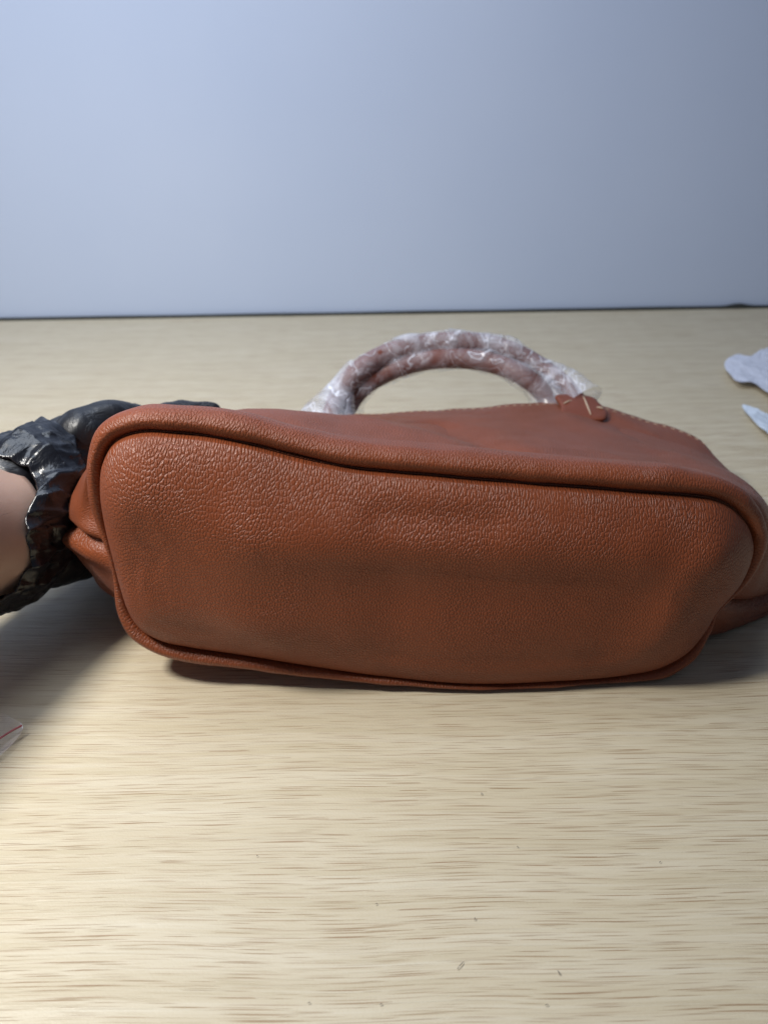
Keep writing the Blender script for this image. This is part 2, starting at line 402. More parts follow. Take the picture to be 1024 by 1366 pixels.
# loft across the stations
NV = 150
St = np.stack(stations, 1)                                   # (NU+1, ns, 3)
mid = St[NU // 4]
ch = np.concatenate(([0], np.cumsum(np.linalg.norm(np.diff(St, axis=1), axis=-1).mean(0)))); ch /= ch[-1]
vv = np.concatenate((np.linspace(0, ch[n_roll - 1], 55, endpoint=False), np.linspace(ch[n_roll - 1], 1, NV - 55)))
G = hermite(ch, St.transpose(1, 0, 2), vv, periodic=False).transpose(1, 0, 2)   # (NU+1, NV, 3)
G[..., 2] = np.maximum(G[..., 2], .0030)
past = sstep(ch[n_roll - 3], ch[n_roll], vv)[None, :]        # 0 on the welt, 1 on the panels
vmeters = np.concatenate((np.zeros((NU + 1, 1)), np.cumsum(np.linalg.norm(np.diff(G, axis=1), axis=-1), axis=1)), 1)
umeters = np.concatenate(([0], np.cumsum(np.linalg.norm(np.diff(S, axis=0), axis=1))))

def side_profile(Gp, upper):
    """tuck at both side seams, puff beside them, soft dents and creases"""
    nrm = grid_normals(Gp)
    c = np.array((.03, .42, .05))
    sign = np.sign(((Gp - c) * nrm).sum(-1).mean()); nrm *= sign
    for end in (0, -1):
        s = np.linalg.norm(Gp - Gp[end][None], axis=-1)
        tuck = -(.0045 if end == (0 if upper else -1) else .0050) * np.exp(-(s / (.0028 if end == (0 if upper else -1) else .0024)) ** 2) * past
        puff = ((.0042 if end == -1 else .0018) if not upper else .0012) * np.exp(-((s - .009) / .007) ** 2) * past
        Gp = Gp + nrm * (tuck + puff)[..., None]
    return Gp, nrm
def panel(upper):
    sl = slice(0, NU // 2 + 1) if upper else slice(NU // 2, NU + 1)
    Gp = G[sl].copy()
    Gp, nrm = side_profile(Gp, upper)
    X, Y = Gp[..., 0], Gp[..., 1]
    if upper:
        top = sstep(.045, .09, Gp[..., 2] + (Y - .33) * .25) * past
        def gl(x0, y0, x1, y1, wd):                            # soft line
            dx, dy = x1 - x0, y1 - y0; l2 = dx * dx + dy * dy
            t = np.clip(((X - x0) * dx + (Y - y0) * dy) / l2, 0, 1)
            dd = (X - x0 - t * dx) ** 2 + (Y - y0 - t * dy) ** 2
            return np.exp(-dd / wd ** 2)
        dz = (-.0060 * gl(.035, .475, .072, .385, .016) + .0035 * gl(-.01, .43, .035, .385, .022)
              - .0025 * gl(-.075, .352, -.04, .362, .008) - .0030 * gl(.17, .52, .21, .44, .012) + .0020 * gl(.14, .50, .19, .42, .014)
              + .0018 * gl(.00, .365, .05, .36, .010))
        Gp[..., 2] += dz * top
    f = np.zeros(Gp.shape[:2])
    for i in range(0, Gp.shape[0], 3):
        for j in range(0, Gp.shape[1], 2):
            f[i, j] = nz(Gp[i, j], 38, 3.3, 2)
    f[:, 1::2] = (f[:, 0:-1:2] + np.roll(f[:, 0::2], -1, 1)[:, :f[:, 1::2].shape[1]]) / 2 if f.shape[1] % 2 == 0 else f[:, 1::2]
    f[:, -1] = f[:, -2]
    base = f[0::3]
    full = np.empty_like(f)
    xi = np.arange(f.shape[0]) / 3.0
    k0 = np.clip(xi.astype(int), 0, base.shape[0] - 1); k1 = np.clip(k0 + 1, 0, base.shape[0] - 1)
    t = (xi - k0)[:, None]
    full = base[k0] * (1 - t) + base[k1] * t
    Gp = Gp + nrm * (full * .0009)[..., None]
    Gp[..., 2] = np.maximum(Gp[..., 2], .0016)
    # turned hem at the mouth, then the lining going back in
    inn = nrm[:, -1]
    h1 = Gp[:, -1] + V3(0, .0012, 0) - inn * .0010
    h2 = Gp[:, -1] - inn * .0026
    h3 = Gp[:, -12] - inn * .0030
    h4 = Gp[:, -50] - inn * .0034
    for h in (h3, h4): h[:, 2] = np.maximum(h[:, 2], .0035)
    Gx = np.concatenate((Gp, h1[:, None], h2[:, None], h3[:, None], h4[:, None]), 1)
    um = np.repeat(umeters[sl][:, None], Gx.shape[1], 1)
    vm = vmeters[sl]; vm = np.concatenate((vm, vm[:, -1:] + .002, vm[:, -1:] + .004, vm[:, -1:] + .02, vm[:, -1:] + .06), 1)
    rl = np.repeat(1 - sstep(ch[n_roll - 1], ch[n_roll] + .06, np.concatenate((vv, [1, 1, 1, 1])))[None], Gx.shape[0], 0)
    return Gp, Gx, np.stack((um, vm), -1), rl
GU, GX, UVU, RU = panel(True)
front = grid_obj('front_panel', GX, M_leather, None, UVU, {'roll': RU})
front['label'] = 'upper tan leather panel with a puffed welt along the base seam'
GL_, GX, UVL, RL = panel(False)
back = grid_obj('back_panel', GX, M_leather, None, UVL, {'roll': RL})
for o in (front, back): child_keep(o, bag)

# base panel, pebbled, bulging towards the viewer, tucked into the seam groove
M0, M1 = seamP(235, 725), seamP(880, 775)
ax = M1 - M0
t_ = np.clip(((S[:-1] - M0) @ ax) / (ax @ ax), 0, 1)
# keep spokes spread evenly
Mi = M0 + t_[:, None] * ax
NR = 110
rr = 1 - (np.linspace(0, 1, NR)) ** 1.6
d_full = np.linalg.norm(S[:-1] - Mi, axis=1)
Rr = hermite([0, .06, .13, .22, .40, .47, .50, .56, .75, .90], [.026, .026, .038, .048, .048, .032, .028, .042, .044, .032], uu[:-1])
# smooth spoke length
pts = Mi[:, None] + (S[:-1] - Mi)[:, None] * rr[None, :, None]
dist = d_full[:, None] * (1 - rr[None])
Rr = np.minimum(Rr, d_full * .96)
for _ in range(12): Rr = (np.roll(Rr, 1) + Rr * 2 + np.roll(Rr, -1)) / 4
Rr = np.minimum(Rr, d_full * .985)
q = np.clip(dist / Rr[:, None], 0, 1)
par = 1 - (1 - q) ** 2
wpar = hermite([0, .13, .25, .42, .52, .60, .85, .95], [.35, .6, .75, .6, .5, .85, .85, .5], uu[:-1])[:, None]
bul = .0175 * (wpar * par + (1 - wpar) * np.sqrt(np.clip(par, 0, 1)))
X, Z = pts[..., 0], pts[..., 2]
def gline(x0, z0, x1, z1, wd):
    dx, dz = x1 - x0, z1 - z0; l2 = dx * dx + dz * dz
    t = np.clip(((X - x0) * dx + (Z - z0) * dz) / l2, 0, 1)
    return np.exp(-((X - x0 - t * dx) ** 2 + (Z - z0 - t * dz) ** 2) / wd ** 2)
inside = sstep(.004, .02, dist)
bul += inside * (
    - .0042 * gline(-.112, .075, -.100, .030, .024)      # hollow by the left end
    + .0016 * gline(-.085, .090, -.060, .030, .018)
    - .0052 * gline(.01, .052, .11, .048, .038)
    + .0030 * gline(-.06, .092, .12, .080, .016)
    + .0020 * gline(.162, .080, .128, .022, .012)          # soft ridge at the right end
    - .0020 * gline(.00, .102, .05, .099, .010))
fz = np.zeros(pts.shape[:2])
for i in range(0, NU, 2):
    for j in range(0, NR):
        fz[i, j] = nz(pts[i, j], 30, 8.1, 2)
fz[1::2] = (fz[0::2] + np.roll(fz[0::2], -1, 0)) / 2
bul += inside * fz * .0003
off = bul - .0035 * sstep(.0015, 0, dist) * 1.0
PB = pts - FN * off[..., None]
# run the edge down into the groove
e1 = S[:-1] + FN * .004 + Nn[:-1] * .0006
e2 = S[:-1] + FN * .010 + Nn[:-1] * .0010
PB[:, 0] = S[:-1] + FN * .0015
Gb = np.concatenate((e2[:, None], e1[:, None], PB), 1)
vz = np.concatenate(([0], np.cumsum(np.linalg.norm(np.diff(Gb, axis=1), axis=-1).mean(0))))
uvb = np.stack((Gb[..., 0], Gb[..., 2] * 1.05 - (Gb[..., 1] - .30) * .35), -1)
base_o = grid_obj('base_panel', Gb, M_leather, None, uvb, {'roll': np.zeros(Gb.shape[:2])}, wrap=True, flip=True)
base_o['label'] = 'rounded pebbled base panel with soft hollows'
child_keep(base_o, bag)

# tubes -------------------------------------------------------------
def frames(pts):
    T = np.gradient(pts, axis=0); T /= np.linalg.norm(T, axis=1, keepdims=True)
    n0 = np.cross(T[0], (0.1, .2, 1.0)); n0 /= np.linalg.norm(n0)
    Ns = [n0]
    for i in range(1, len(pts)):
        n = Ns[-1] - T[i] * (Ns[-1] @ T[i]); Ns.append(n / np.linalg.norm(n))
    Ns = np.array(Ns)
    return T, Ns, np.cross(T, Ns)
def tube_grid(path, rad, n=24, m=80, disp=None):
    path = np.array(path, float)
    c = np.concatenate(([0], np.cumsum(np.linalg.norm(np.diff(path, axis=0), axis=1)))); c /= c[-1]
    t = np.linspace(0, 1, m)
    p = hermite(c, path, t, periodic=False)
    r = np.array([rad(x) for x in t])
    _, A, B = frames(p)
    th = np.linspace(0, 2 * math.pi, n, endpoint=False)
    rr_ = np.repeat(r[None], n, 0)
    if disp is not None:
        for i in range(n):
            for j in range(m):
                q = p[j] + (A[j] * math.cos(th[i]) + B[j] * math.sin(th[i])) * r[j]
                rr_[i, j] += disp(q, t[j], th[i])
    Gt = p[None] + (A[None] * np.cos(th)[:, None, None] + B[None] * np.sin(th)[:, None, None]) * rr_[..., None]
    ln = c[-1] * 0 + np.linalg.norm(np.diff(p, axis=0), axis=1).sum()
    uv = np.stack(np.meshgrid(th * r.mean(), t * ln, indexing='ij'), -1)
    return Gt, uv, p

# handles
def Pp(px, py, Y): return P(px, py, Y)
h_paths = [
    [Pp(438, 572, .545), Pp(444, 545, .555), Pp(458, 515, .565), Pp(490, 485, .58), Pp(540, 464, .595), Pp(600, 456, .60), Pp(665, 463, .60), Pp(715, 486, .59), Pp(752, 514, .575), Pp(772, 540, .56), Pp(780, 560, .553)],
    [Pp(452, 575, .56), Pp(462, 548, .57), Pp(480, 520, .575), Pp(515, 497, .585), Pp(560, 482, .59), Pp(610, 478, .59), Pp(655, 484, .585), Pp(695, 500, .575), Pp(722, 522, .57), Pp(738, 548, .565), Pp(745, 570, .56)]]
handles = []
for i, hp in enumerate(h_paths):
    Gt, uv, pc = tube_grid(hp, lambda t: .0082 - .0012 * abs(2 * t - 1) ** 3, 28, 120)
    h = grid_obj('handle', Gt, M_leather_dark, None, uv, {'roll': np.zeros(Gt.shape[:2])}, wrap=True)
    child_keep(h, bag); handles.append(pc)
handle_label = ['far rolled handle, seen as the outer arch', 'near rolled handle, seen as the inner arch']
for o, l in zip([o for o in bag.children if o.name.startswith('handle')], handle_label): o['label'] = l

# creased sheet: sharp folds between nearly flat facets
_rf = random.Random(12)
FOLD = []
for _k in range(9):
    _d = Vector((_rf.gauss(0, 1), _rf.gauss(0, 1), _rf.gauss(0, 1))).normalized()
    FOLD.append((_d, _rf.uniform(24, 44) * (1 + .28 * _k), _rf.uniform(0, 9)))
def folds(q, s=1.0, seed=0.0):
    q = Vector(q)
    wv = noise.noise_vector(q * (26 * s) + Vector((seed, 0, seed))) * .007 / s
    p = q + wv
    t = 0.0
    for d, f, ph in FOLD:
        x = p.dot(d) * f * s + ph + seed
        x -= math.floor(x)
        t += (abs(2 * x - 1) - .5) / (f / 24)
    return t / 4.0
# plastic film round the handles
def film(name, alpha_lo, alpha_hi, col=(.80, .82, .92), seed=0.0, rough=.28):
    m, nt, b = newmat(name)
    tc = nt.nodes.new('ShaderNodeTexCoord')
    n = N(nt, 'ShaderNodeTexNoise', Scale=22.0, Detail=4.0, Roughness=.6, Distortion=1.5)
    mp = nt.nodes.new('ShaderNodeMapping'); mp.inputs['Location'].default_value = (seed, seed, 0); mp.inputs['Scale'].default_value = (1.5, .7, 1.5); mp.inputs['Rotation'].default_value = (0, .5, .6); L(nt, tc, 'Object', mp, 'Vector'); L(nt, mp, 'Vector', n, 'Vector')
    r = N(nt, 'ShaderNodeMapRange'); r.inputs['From Min'].default_value = .42; r.inputs['From Max'].default_value = .66
    r.inputs['To Min'].default_value = alpha_lo; r.inputs['To Max'].default_value = alpha_hi
    L(nt, n, 'Fac', r, 'Value')
    # sharp whitish creases
    n3 = N(nt, 'ShaderNodeTexNoise', Scale=24.0, Detail=2.0, Roughness=.5, Distortion=1.2); L(nt, mp, 'Vector', n3, 'Vector')
    s3 = math_(nt, 'SUBTRACT', b=.5); L(nt, n3, 'Fac', s3, 0)
    a3 = math_(nt, 'ABSOLUTE'); L(nt, s3, 0, a3, 0)
    r3 = N(nt, 'ShaderNodeMapRange'); r3.inputs['From Min'].default_value = .0; r3.inputs['From Max'].default_value = .014; r3.inputs['To Min'].default_value = .5; r3.inputs['To Max'].default_value = 0; L(nt, a3, 0, r3, 'Value')
    mxa = math_(nt, 'ADD'); mxa.use_clamp = True; L(nt, r, 0, mxa, 0); L(nt, r3, 0, mxa, 1); L(nt, mxa, 0, b, 'Alpha')
    v = N(nt, 'ShaderNodeTexVoronoi', _feature='DISTANCE_TO_EDGE', Scale=60.0)
    d = N(nt, 'ShaderNodeVectorMath', _operation='ADD'); L(nt, mp, 'Vector', d, 0)
    s = N(nt, 'ShaderNodeVectorMath', _operation='SCALE'); s.inputs['Scale'].default_value = .02; L(nt, n, 'Color', s, 0); L(nt, s, 0, d, 1); L(nt, d, 0, v, 'Vector')
    r2 = N(nt, 'ShaderNodeMapRange'); r2.inputs['From Max'].default_value = .12; L(nt, v, 'Distance', r2, 'Value')
    ad = math_(nt, 'MULTIPLY_ADD', b=1.2); L(nt, n, 'Fac', ad, 0); L(nt, r2, 0, ad, 2)
    bp = N(nt, 'ShaderNodeBump', Strength=.5, Distance=.0009); L(nt, ad, 0, bp, 'Height'); L(nt, bp, 'Normal', b, 'Normal')
    b.inputs['Base Color'].default_value = (*col, 1)
    b.inputs['Roughness'].default_value = rough
    b.inputs['Specular IOR Level'].default_value = .9
    b.inputs['Coat Weight'].default_value = .4; b.inputs['Coat Roughness'].default_value = .12
    return m
def crumple(q, t, th, amp=.0022, s=90, seed=0.):
    w_ = noise.noise_vector(Vector(q) * 35) * .5
    a = noise.voronoi(Vector((q[0] * s * .55 + seed, q[1] * s, q[2] * s * .55)) + w_)[0]
    sp = 1 - abs(math.sin(t * 23 + th * 1.0 + 2.5 * noise.noise(Vector(q) * 40) + seed))
    return amp * (folds(q, .6, seed) * 2.4 + sp ** 3 * .25)
film_labels = ['cloudy crumpled plastic film wrapped round the far outer bag handle', 'cloudy crumpled plastic film wrapped round the near inner bag handle']
for i, hp in enumerate(h_paths):
    def rad(t, i=i):
        e = abs(2 * t - 1)
        return .0098 + .0018 * math.sin(t * 37 + i * 2) * .5 + (.019 if t < .5 else .012) * max(0, e - .72) / .28
    Gt, uv, pc = tube_grid(hp[0:-1] if i else hp[0:-1], rad, 56, 220, lambda q, t, th, i=i: crumple(q, t, th, .0022, 60, i * 5.))
    Gt[..., 2] = np.maximum(Gt[..., 2], .004)
    o = grid_obj('plastic_wrap', Gt, film('cloudy_film_%s' % ('far' if i == 0 else 'near'), .17 if i == 0 else .05, .60 if i == 0 else .32, seed=i * 3.1), None, uv, wrap=True)
    o['label'] = film_labels[i]; o['category'] = 'plastic wrap'; o['group'] = 'film wrapped round the bag handles'

# stitching along the mouth hem
def stitch_bm(bm, p, d, n, ln=.0042, r=.00055):
    d = d / np.linalg.norm(d)
    n = n - d * (n @ d); n = n / np.linalg.norm(n)
    s = np.cross(d, n)
    k = 7
    rings = []
    for j in range(k):
        t = j / (k - 1)
        cpt = p + d * ln * (t - .5) + n * (math.sin(math.pi * t) * .0004 - .0001)
        rad = r * (.55 + .45 * math.sin(math.pi * t))
        rings.append([bm.verts.new(cpt + (s * math.cos(a) + n * math.sin(a)) * rad) for a in np.linspace(0, 2 * math.pi, 6, endpoint=False)])
    for j in range(k - 1):
        for i in range(6):
            bm.faces.new((rings[j][i], rings[j][(i + 1) % 6], rings[j + 1][(i + 1) % 6], rings[j + 1][i]))
    bm.faces.new(rings[0][::-1]); bm.faces.new(rings[-1])
bm = bmesh.new()
nU = grid_normals(GU); sgn = np.sign((nU[NU // 4, :, 2]).mean()); nU *= sgn
jrow = GU.shape[1] - 4
edge = GU[:, jrow]
acc = 0; last = edge[0]
for i in range(60, GU.shape[0] - 8):
    acc += np.linalg.norm(edge[i] - last); last = edge[i]
    if acc > .0056:
        acc = 0
        stitch_bm(bm, edge[i] - nU[i, jrow] * .0001, edge[i + 1] - edge[i - 1], nU[i, jrow], .0040, .00032)
st = mesh_obj('edge_stitching', bm, M_thread)
st['kind'] = 'stuff'; child_keep(st, bag)

# handle tab on the front panel, with its cord stitches
tab_px = [(740, 532), (744, 529.5), (758, 529), (777, 530.5), (791, 534), (797, 540), (803, 546), (808, 553), (806, 561), (799, 563), (784, 562), (768, 560.5), (755, 557), (747, 552), (748, 546), (745, 540)]
def surf_near(x, y):
    dd = (GU[..., 0] - x) ** 2 + (GU[..., 1] - y) ** 2 + (GU[..., 2] < .03) * 1
    i, j = np.unravel_index(np.argmin(dd), dd.shape)
    return GU[i, j], nU[i, j]
bm = bmesh.new()
tabc = []
for px, py in tab_px:
    tabc.append(P(px, py, .522 + (558 - py) * .0011))
tabc = np.array(tabc)
kk = np.linspace(0, 1, len(tabc), endpoint=False)
tq = hermite(kk, tabc, np.linspace(0, 1, 44, endpoint=False))
ctr = tq.mean(0)
nn_ = V3(.05, -.35, 1); nn_ /= np.linalg.norm(nn_)
lo, hi, cap = [], [], []
prof_t = [(1.0, 0.000), (1.02, .0012), (1.0, .0026), (.95, .0033), (.80, .0034), (.4, .0040)]
rings = []
for sc_, hh in prof_t:
    rings.append([bm.verts.new(ctr + (p - ctr) * sc_ + nn_ * hh) for p in tq])
for a, b_ in zip(rings[:-1], rings[1:]):
    for i in range(44): bm.faces.new((a[i], a[(i + 1) % 44], b_[(i + 1) % 44], b_[i]))
top_c = bm.verts.new(ctr + nn_ * .0042)
for i in range(44): bm.faces.new((rings[-1][i], rings[-1][(i + 1) % 44], top_c))
bm.faces.new(rings[0][::-1])
uvl = bm.loops.layers.uv.new('UVMap')
for f in bm.faces:
    for l in f.loops: l[uvl].uv = (l.vert.co.x, l.vert.co.y)
tab = mesh_obj('handle_tab', bm, M_tab); child_keep(tab, bag)
tab['label'] = 'small rounded leather tab holding the handle end'
for k, (a, b_) in enumerate([((776, 533), (786, 558)), ((750, 543), (761, 539)), ((794, 548), (803, 550))]):
    bm = bmesh.new()
    pa = P(a[0], a[1], .522 + (558 - a[1]) * .0011) + nn_ * .0038; pb = P(b_[0], b_[1], .522 + (558 - b_[1]) * .0011) + nn_ * .0038
    stitch_bm(bm, (pa + pb) / 2, pb - pa, nn_, float(np.linalg.norm(pb - pa)), .00075)
    s = mesh_obj('stitch', bm, M_thread)
    s.parent = tab

# ------------------------------------------------------------------ person: forearm and gloved hand
def skin():
    m, nt, b = newmat('forearm_skin')
    tc = nt.nodes.new('ShaderNodeTexCoord')
    n = N(nt, 'ShaderNodeTexNoise', Scale=30.0, Detail=5.0); L(nt, tc, 'Object', n, 'Vector')
    r = ramp(nt, [(.3, (.34, .22, .175, 1)), (.7, (.42, .285, .23, 1))]); L(nt, n, 'Fac', r, 'Fac'); L(nt, r, 'Color', b, 'Base Color')
    v = N(nt, 'ShaderNodeTexVoronoi', _feature='DISTANCE_TO_EDGE', Scale=700.0); L(nt, tc, 'Object', v, 'Vector')
    bp = N(nt, 'ShaderNodeBump', Strength=.25, Distance=.0003); L(nt, v, 'Distance', bp, 'Height'); L(nt, bp, 'Normal', b, 'Normal')
    b.inputs['Roughness'].default_value = .5
    b.inputs['Subsurface Weight'].default_value = .15; b.inputs['Subsurface Radius'].default_value = (.01, .004, .002); b.inputs['Subsurface Scale'].default_value = .5
    return m
def glove_mat(name, s1, rough, dist):
    m, nt, b = newmat(name)
    tc = nt.nodes.new('ShaderNodeTexCoord')
    n = N(nt, 'ShaderNodeTexNoise', Scale=s1, Detail=4.0, Roughness=.6, Distortion=1.0); L(nt, tc, 'Object', n, 'Vector')
    v = N(nt, 'ShaderNodeTexVoronoi', _feature='DISTANCE_TO_EDGE', Scale=s1 * .8)
    s = N(nt, 'ShaderNodeVectorMath', _operation='SCALE'); s.inputs['Scale'].default_value = .02; L(nt, n, 'Color', s, 0)
    d = N(nt, 'ShaderNodeVectorMath', _operation='ADD'); L(nt, tc, 'Object', d, 0); L(nt, s, 0, d, 1); L(nt, d, 0, v, 'Vector')
    r2 = N(nt, 'ShaderNodeMapRange'); r2.inputs['From Max'].default_value = .25; L(nt, v, 'Distance', r2, 'Value')
    ad = math_(nt, 'MULTIPLY_ADD', b=2.0); L(nt, n, 'Fac', ad, 0); L(nt, r2, 0, ad, 2)
    bp = N(nt, 'ShaderNodeBump', Strength=.7, Distance=dist); L(nt, ad, 0, bp, 'Height'); L(nt, bp, 'Normal', b, 'Normal')
    b.inputs['Base Color'].default_value = (.008, .009, .013, 1)
    b.inputs['Roughness'].default_value = rough
    b.inputs['Specular IOR Level'].default_value = .5
    return m
person = thing('person', "person's bare forearm and hand in a crumpled black glove gripping the bag's left side", 'person', (-.19, .36, 0))
Mg1 = glove_mat('black_glove_smooth', 55, .42, .0006)
Mg2 = glove_mat('black_glove_crumpled', 60, .25, .0005)

WR = V3(-.213, .347, .072)                 # centre of the cuff opening
AD = V3(-.45, -.80, .40); AD /= np.linalg.norm(AD)
Gt, uv, pc = tube_grid([WR - AD * .016, WR - AD * .010, WR + AD * .012, WR + AD * .08, WR + AD * .16, WR + AD * .24], lambda t: (.0352 + .011 * min(1, t * 1.1)) * min(1, .15 + t * 22) * math.sqrt(min(1, (1 - t) * 14 + .0004)), 64, 90,
                       lambda q, t, th: .0012 * nz(q, 25, 2.0, 2))
fa = grid_obj('forearm', Gt, skin(), None, uv, wrap=True); child_keep(fa, person)
fa['label'] = 'bare forearm'

bm = bmesh.new()
_rh = random.Random(5)
for _ in range(260):
    i_, j_ = _rh.randrange(64), _rh.randrange(12, 60)
    p_ = Gt[i_, j_]; nn2 = p_ - (Gt[:, j_].mean(0)); nn2 /= np.linalg.norm(nn2)
    dd_ = (-AD * .9 + nn2 * .35 + V3(_rh.gauss(0, .25), _rh.gauss(0, .25), _rh.gauss(0, .25)))
    dd_ /= np.linalg.norm(dd_); sd_ = np.cross(dd_, nn2); sd_ /= np.linalg.norm(sd_)
    ln_ = _rh.uniform(.004, .009)
    q0, q1, q2 = p_, p_ + dd_ * ln_ * .5 + nn2 * .0006, p_ + dd_ * ln_ + nn2 * .0002
    w_ = .00005
    a_ = [bm.verts.new(q0 - sd_ * w_), bm.verts.new(q0 + sd_ * w_), bm.verts.new(q0 + nn2 * w_)]
    b_ = [bm.verts.new(q1 - sd_ * w_ * .8), bm.verts.new(q1 + sd_ * w_ * .8), bm.verts.new(q1 + nn2 * w_)]
    t_p = bm.verts.new(q2)
    for k_ in range(3):
        bm.faces.new((a_[k_], a_[(k_ + 1) % 3], b_[(k_ + 1) % 3], b_[k_])); bm.faces.new((b_[k_], b_[(k_ + 1) % 3], t_p))
hair = mesh_obj('arm_hair', bm, plain('brown_hair', (.05, .03, .02), .5)); hair['kind'] = 'stuff'; hair.parent = fa
def capsule(bm, a, b, ra, rb, seg=14):
    a, b = np.array(a, float), np.array(b, float)
    d = b - a; ln = np.linalg.norm(d); d /= ln
    n = np.cross(d, (.3, .1, 1)); n /= np.linalg.norm(n); s = np.cross(d, n)
    rings = []
    for k in range(-5, 0): rings.append((a + d * ra * math.sin(k / 5 * math.pi / 2) * .999, ra * max(.05, math.cos(k / 5 * math.pi / 2))))
    rings.append((a, ra)); rings.append((b, rb))
    for k in range(1, 6): rings.append((b + d * rb * math.sin(k / 5 * math.pi / 2) * .999, rb * max(.05, math.cos(k / 5 * math.pi / 2))))
    vs = [[bm.verts.new(c + (n * math.cos(t) + s * math.sin(t)) * r) for t in np.linspace(0, 2 * math.pi, seg, endpoint=False)] for c, r in rings]
    for x, y in zip(vs[:-1], vs[1:]):
        for i in range(seg): bm.faces.new((x[i], x[(i + 1) % seg], y[(i + 1) % seg], y[i]))
    bm.faces.new(vs[0][::-1]); bm.faces.new(vs[-1])
bm = bmesh.new()
def chain(pts, rads):
    for i in range(len(pts) - 1): capsule(bm, pts[i], pts[i + 1], rads[i], rads[i + 1])
wr = WR - AD * .012
# palm: stands on edge, little finger side down, palm towards the bag
kn = [(-.196, .425, .092), (-.197, .432, .070), (-.196, .428, .047), (-.193, .418, .026)]
for k, z0 in zip(kn, (.090, .077, .060, .046)):
    capsule(bm, (wr[0] + .002, wr[1] + .012, z0), k, .0215, .0145)
capsule(bm, wr, (-.196, .385, .068), .031, .030)
capsule(bm, (-.202, .372, .040), (-.184, .400, .025), .021, .0165)        # heel of the hand
capsule(bm, (-.198, .385, .085), (-.180, .41, .085), .024, .018)
# four fingers, bent round the bag side
F4 = [((-.196, .425, .092), (-.184, .462, .088), (-.160, .486, .078), (-.140, .502, .070)),
      ((-.197, .432, .070), (-.186, .470, .064), (-.162, .500, .056), (-.142, .518, .050)),
      ((-.196, .428, .047), (-.186, .468, .040), (-.164, .494, .034), (-.146, .512, .030)),
      ((-.193, .418, .026), (-.186, .452, .018), (-.170, .474, .015), (-.154, .488, .014))]
for c_, s_ in zip(F4, (1, 1.03, .97, .86)): chain(c_, [.0118 * s_, .0105 * s_, .0096 * s_, .0084 * s_])
# thumb over the top of the bag
chain([P(96, 606, .412), P(112, 578, .408), P(148, 559, .42), P(200, 560, .447), P(240, 550, .462), P(282, 549, .467)], [.017, .0155, .0125, .0088, .0084, .0066])
chain([P(112, 578, .408), (-.194, .41, .088)], [.016, .017])
gl = mesh_obj('glove', bm, Mg1)
md = gl.modifiers.new('r', 'REMESH'); md.mode = 'VOXEL'; md.voxel_size = .0016; md.use_smooth_shade = True
md = gl.modifiers.new('s', 'SMOOTH'); md.factor = .8; md.iterations = 9
dg = bpy.context.evaluated_depsgraph_get()
me2 = bpy.data.meshes.new_from_object(gl.evaluated_get(dg))
gl.modifiers.clear(); gl.data = me2; me2.name = 'glove'
if not me2.materials: me2.materials.append(Mg1)
for v in me2.vertices:
    q = v.co
    a = noise.voronoi(Vector((q.x * 45, q.y * 70, q.z * 60)))[0]
    v.co = q + v.normal * (.0012 * ((a[0] - a[1]) * 1.3 + .4) + .0007 * nz(q, 60, 1.0, 2))
child_keep(gl, person)
gl['label'] = 'black glove closed round the bag'

# crumpled cuff: flared opening, folds, ragged lower tail
nU_, nV_ = 260, 110
th = np.linspace(0, 2 * math.pi, nU_, endpoint=False)
A1 = np.cross(AD, V3(0, 0, 1)); A1 /= np.linalg.norm(A1); A2 = np.cross(A1, AD)      # A2 points up
axis_pts = hermite([0, .4, 1], [WR, WR - AD * .022 + V3(.002, .004, 0), V3(-.198, .392, .068)], np.linspace(0, 1, nV_), periodic=False)
Gc = np.zeros((nU_, nV_, 3))
for i, t in enumerate(th):
    ca, sa = math.cos(t), math.sin(t)
    low = max(0, -sa) ** 3
    rim_len = .004 + .006 * math.sin(2 * t + 1.0) + .004 * math.sin(5 * t + .4) + .010 * low
    for j in range(nV_):
        v = j / (nV_ - 1)
        r = .0370 + .0030 * math.sin(math.pi * min(1, v * 1.2)) - .004 * v + .008 * low * (1 - v)
        r += .0165 * max(0, sa) ** .8 * math.sin(math.pi * min(1, .02 + v * 1.0)) ** .8 - .0095 * max(0, -ca) * sstep(0, .5, v)
        p = axis_pts[j] + AD * rim_len * (1 - v) ** 2 + (A1 * ca + A2 * sa * 1.05) * r
        q = Vector(p)
        tw = Vector((q.x * 48 + q.z * 10, q.y * 40, q.z * 34 + q.y * 14))
        a = noise.voronoi(tw + Vector((0, 0, 0)) + noise.noise_vector(q * 40) * .35)[0]
        b_ = noise.voronoi(tw * 2.3 + noise.noise_vector(q * 70) * .4)[0]
        pl = 1 - abs(math.sin(t * 6.5 + 1.6 * noise.noise(q * 30) + v * 1.5)); pl2 = 1 - abs(math.sin(t * 13 + 2.2 * noise.noise(q * 55 + Vector((3, 1, 0))) - v * 3))
        c = folds(q, .85, 0.0) * .0110 + .0022 * pl ** 2 + .0013 * pl2 ** 2
        fade = 1 - .75 * v ** 3
        Gc[i, j] = p + (A1 * ca + A2 * sa) * (c * fade)
Gc[..., 2] = np.maximum(Gc[..., 2], .004)
inn = Gc[:, :6][:, ::-1] - (Gc[:, :6][:, ::-1] - axis_pts[None, :6][:, ::-1]) * .03
Gc = np.concatenate((inn, Gc), 1)
cuff = grid_obj('cuff', Gc, Mg2, None, None, wrap=True)
cuff.parent = gl
cuff['label'] = 'shiny crumpled cuff with a flared opening'

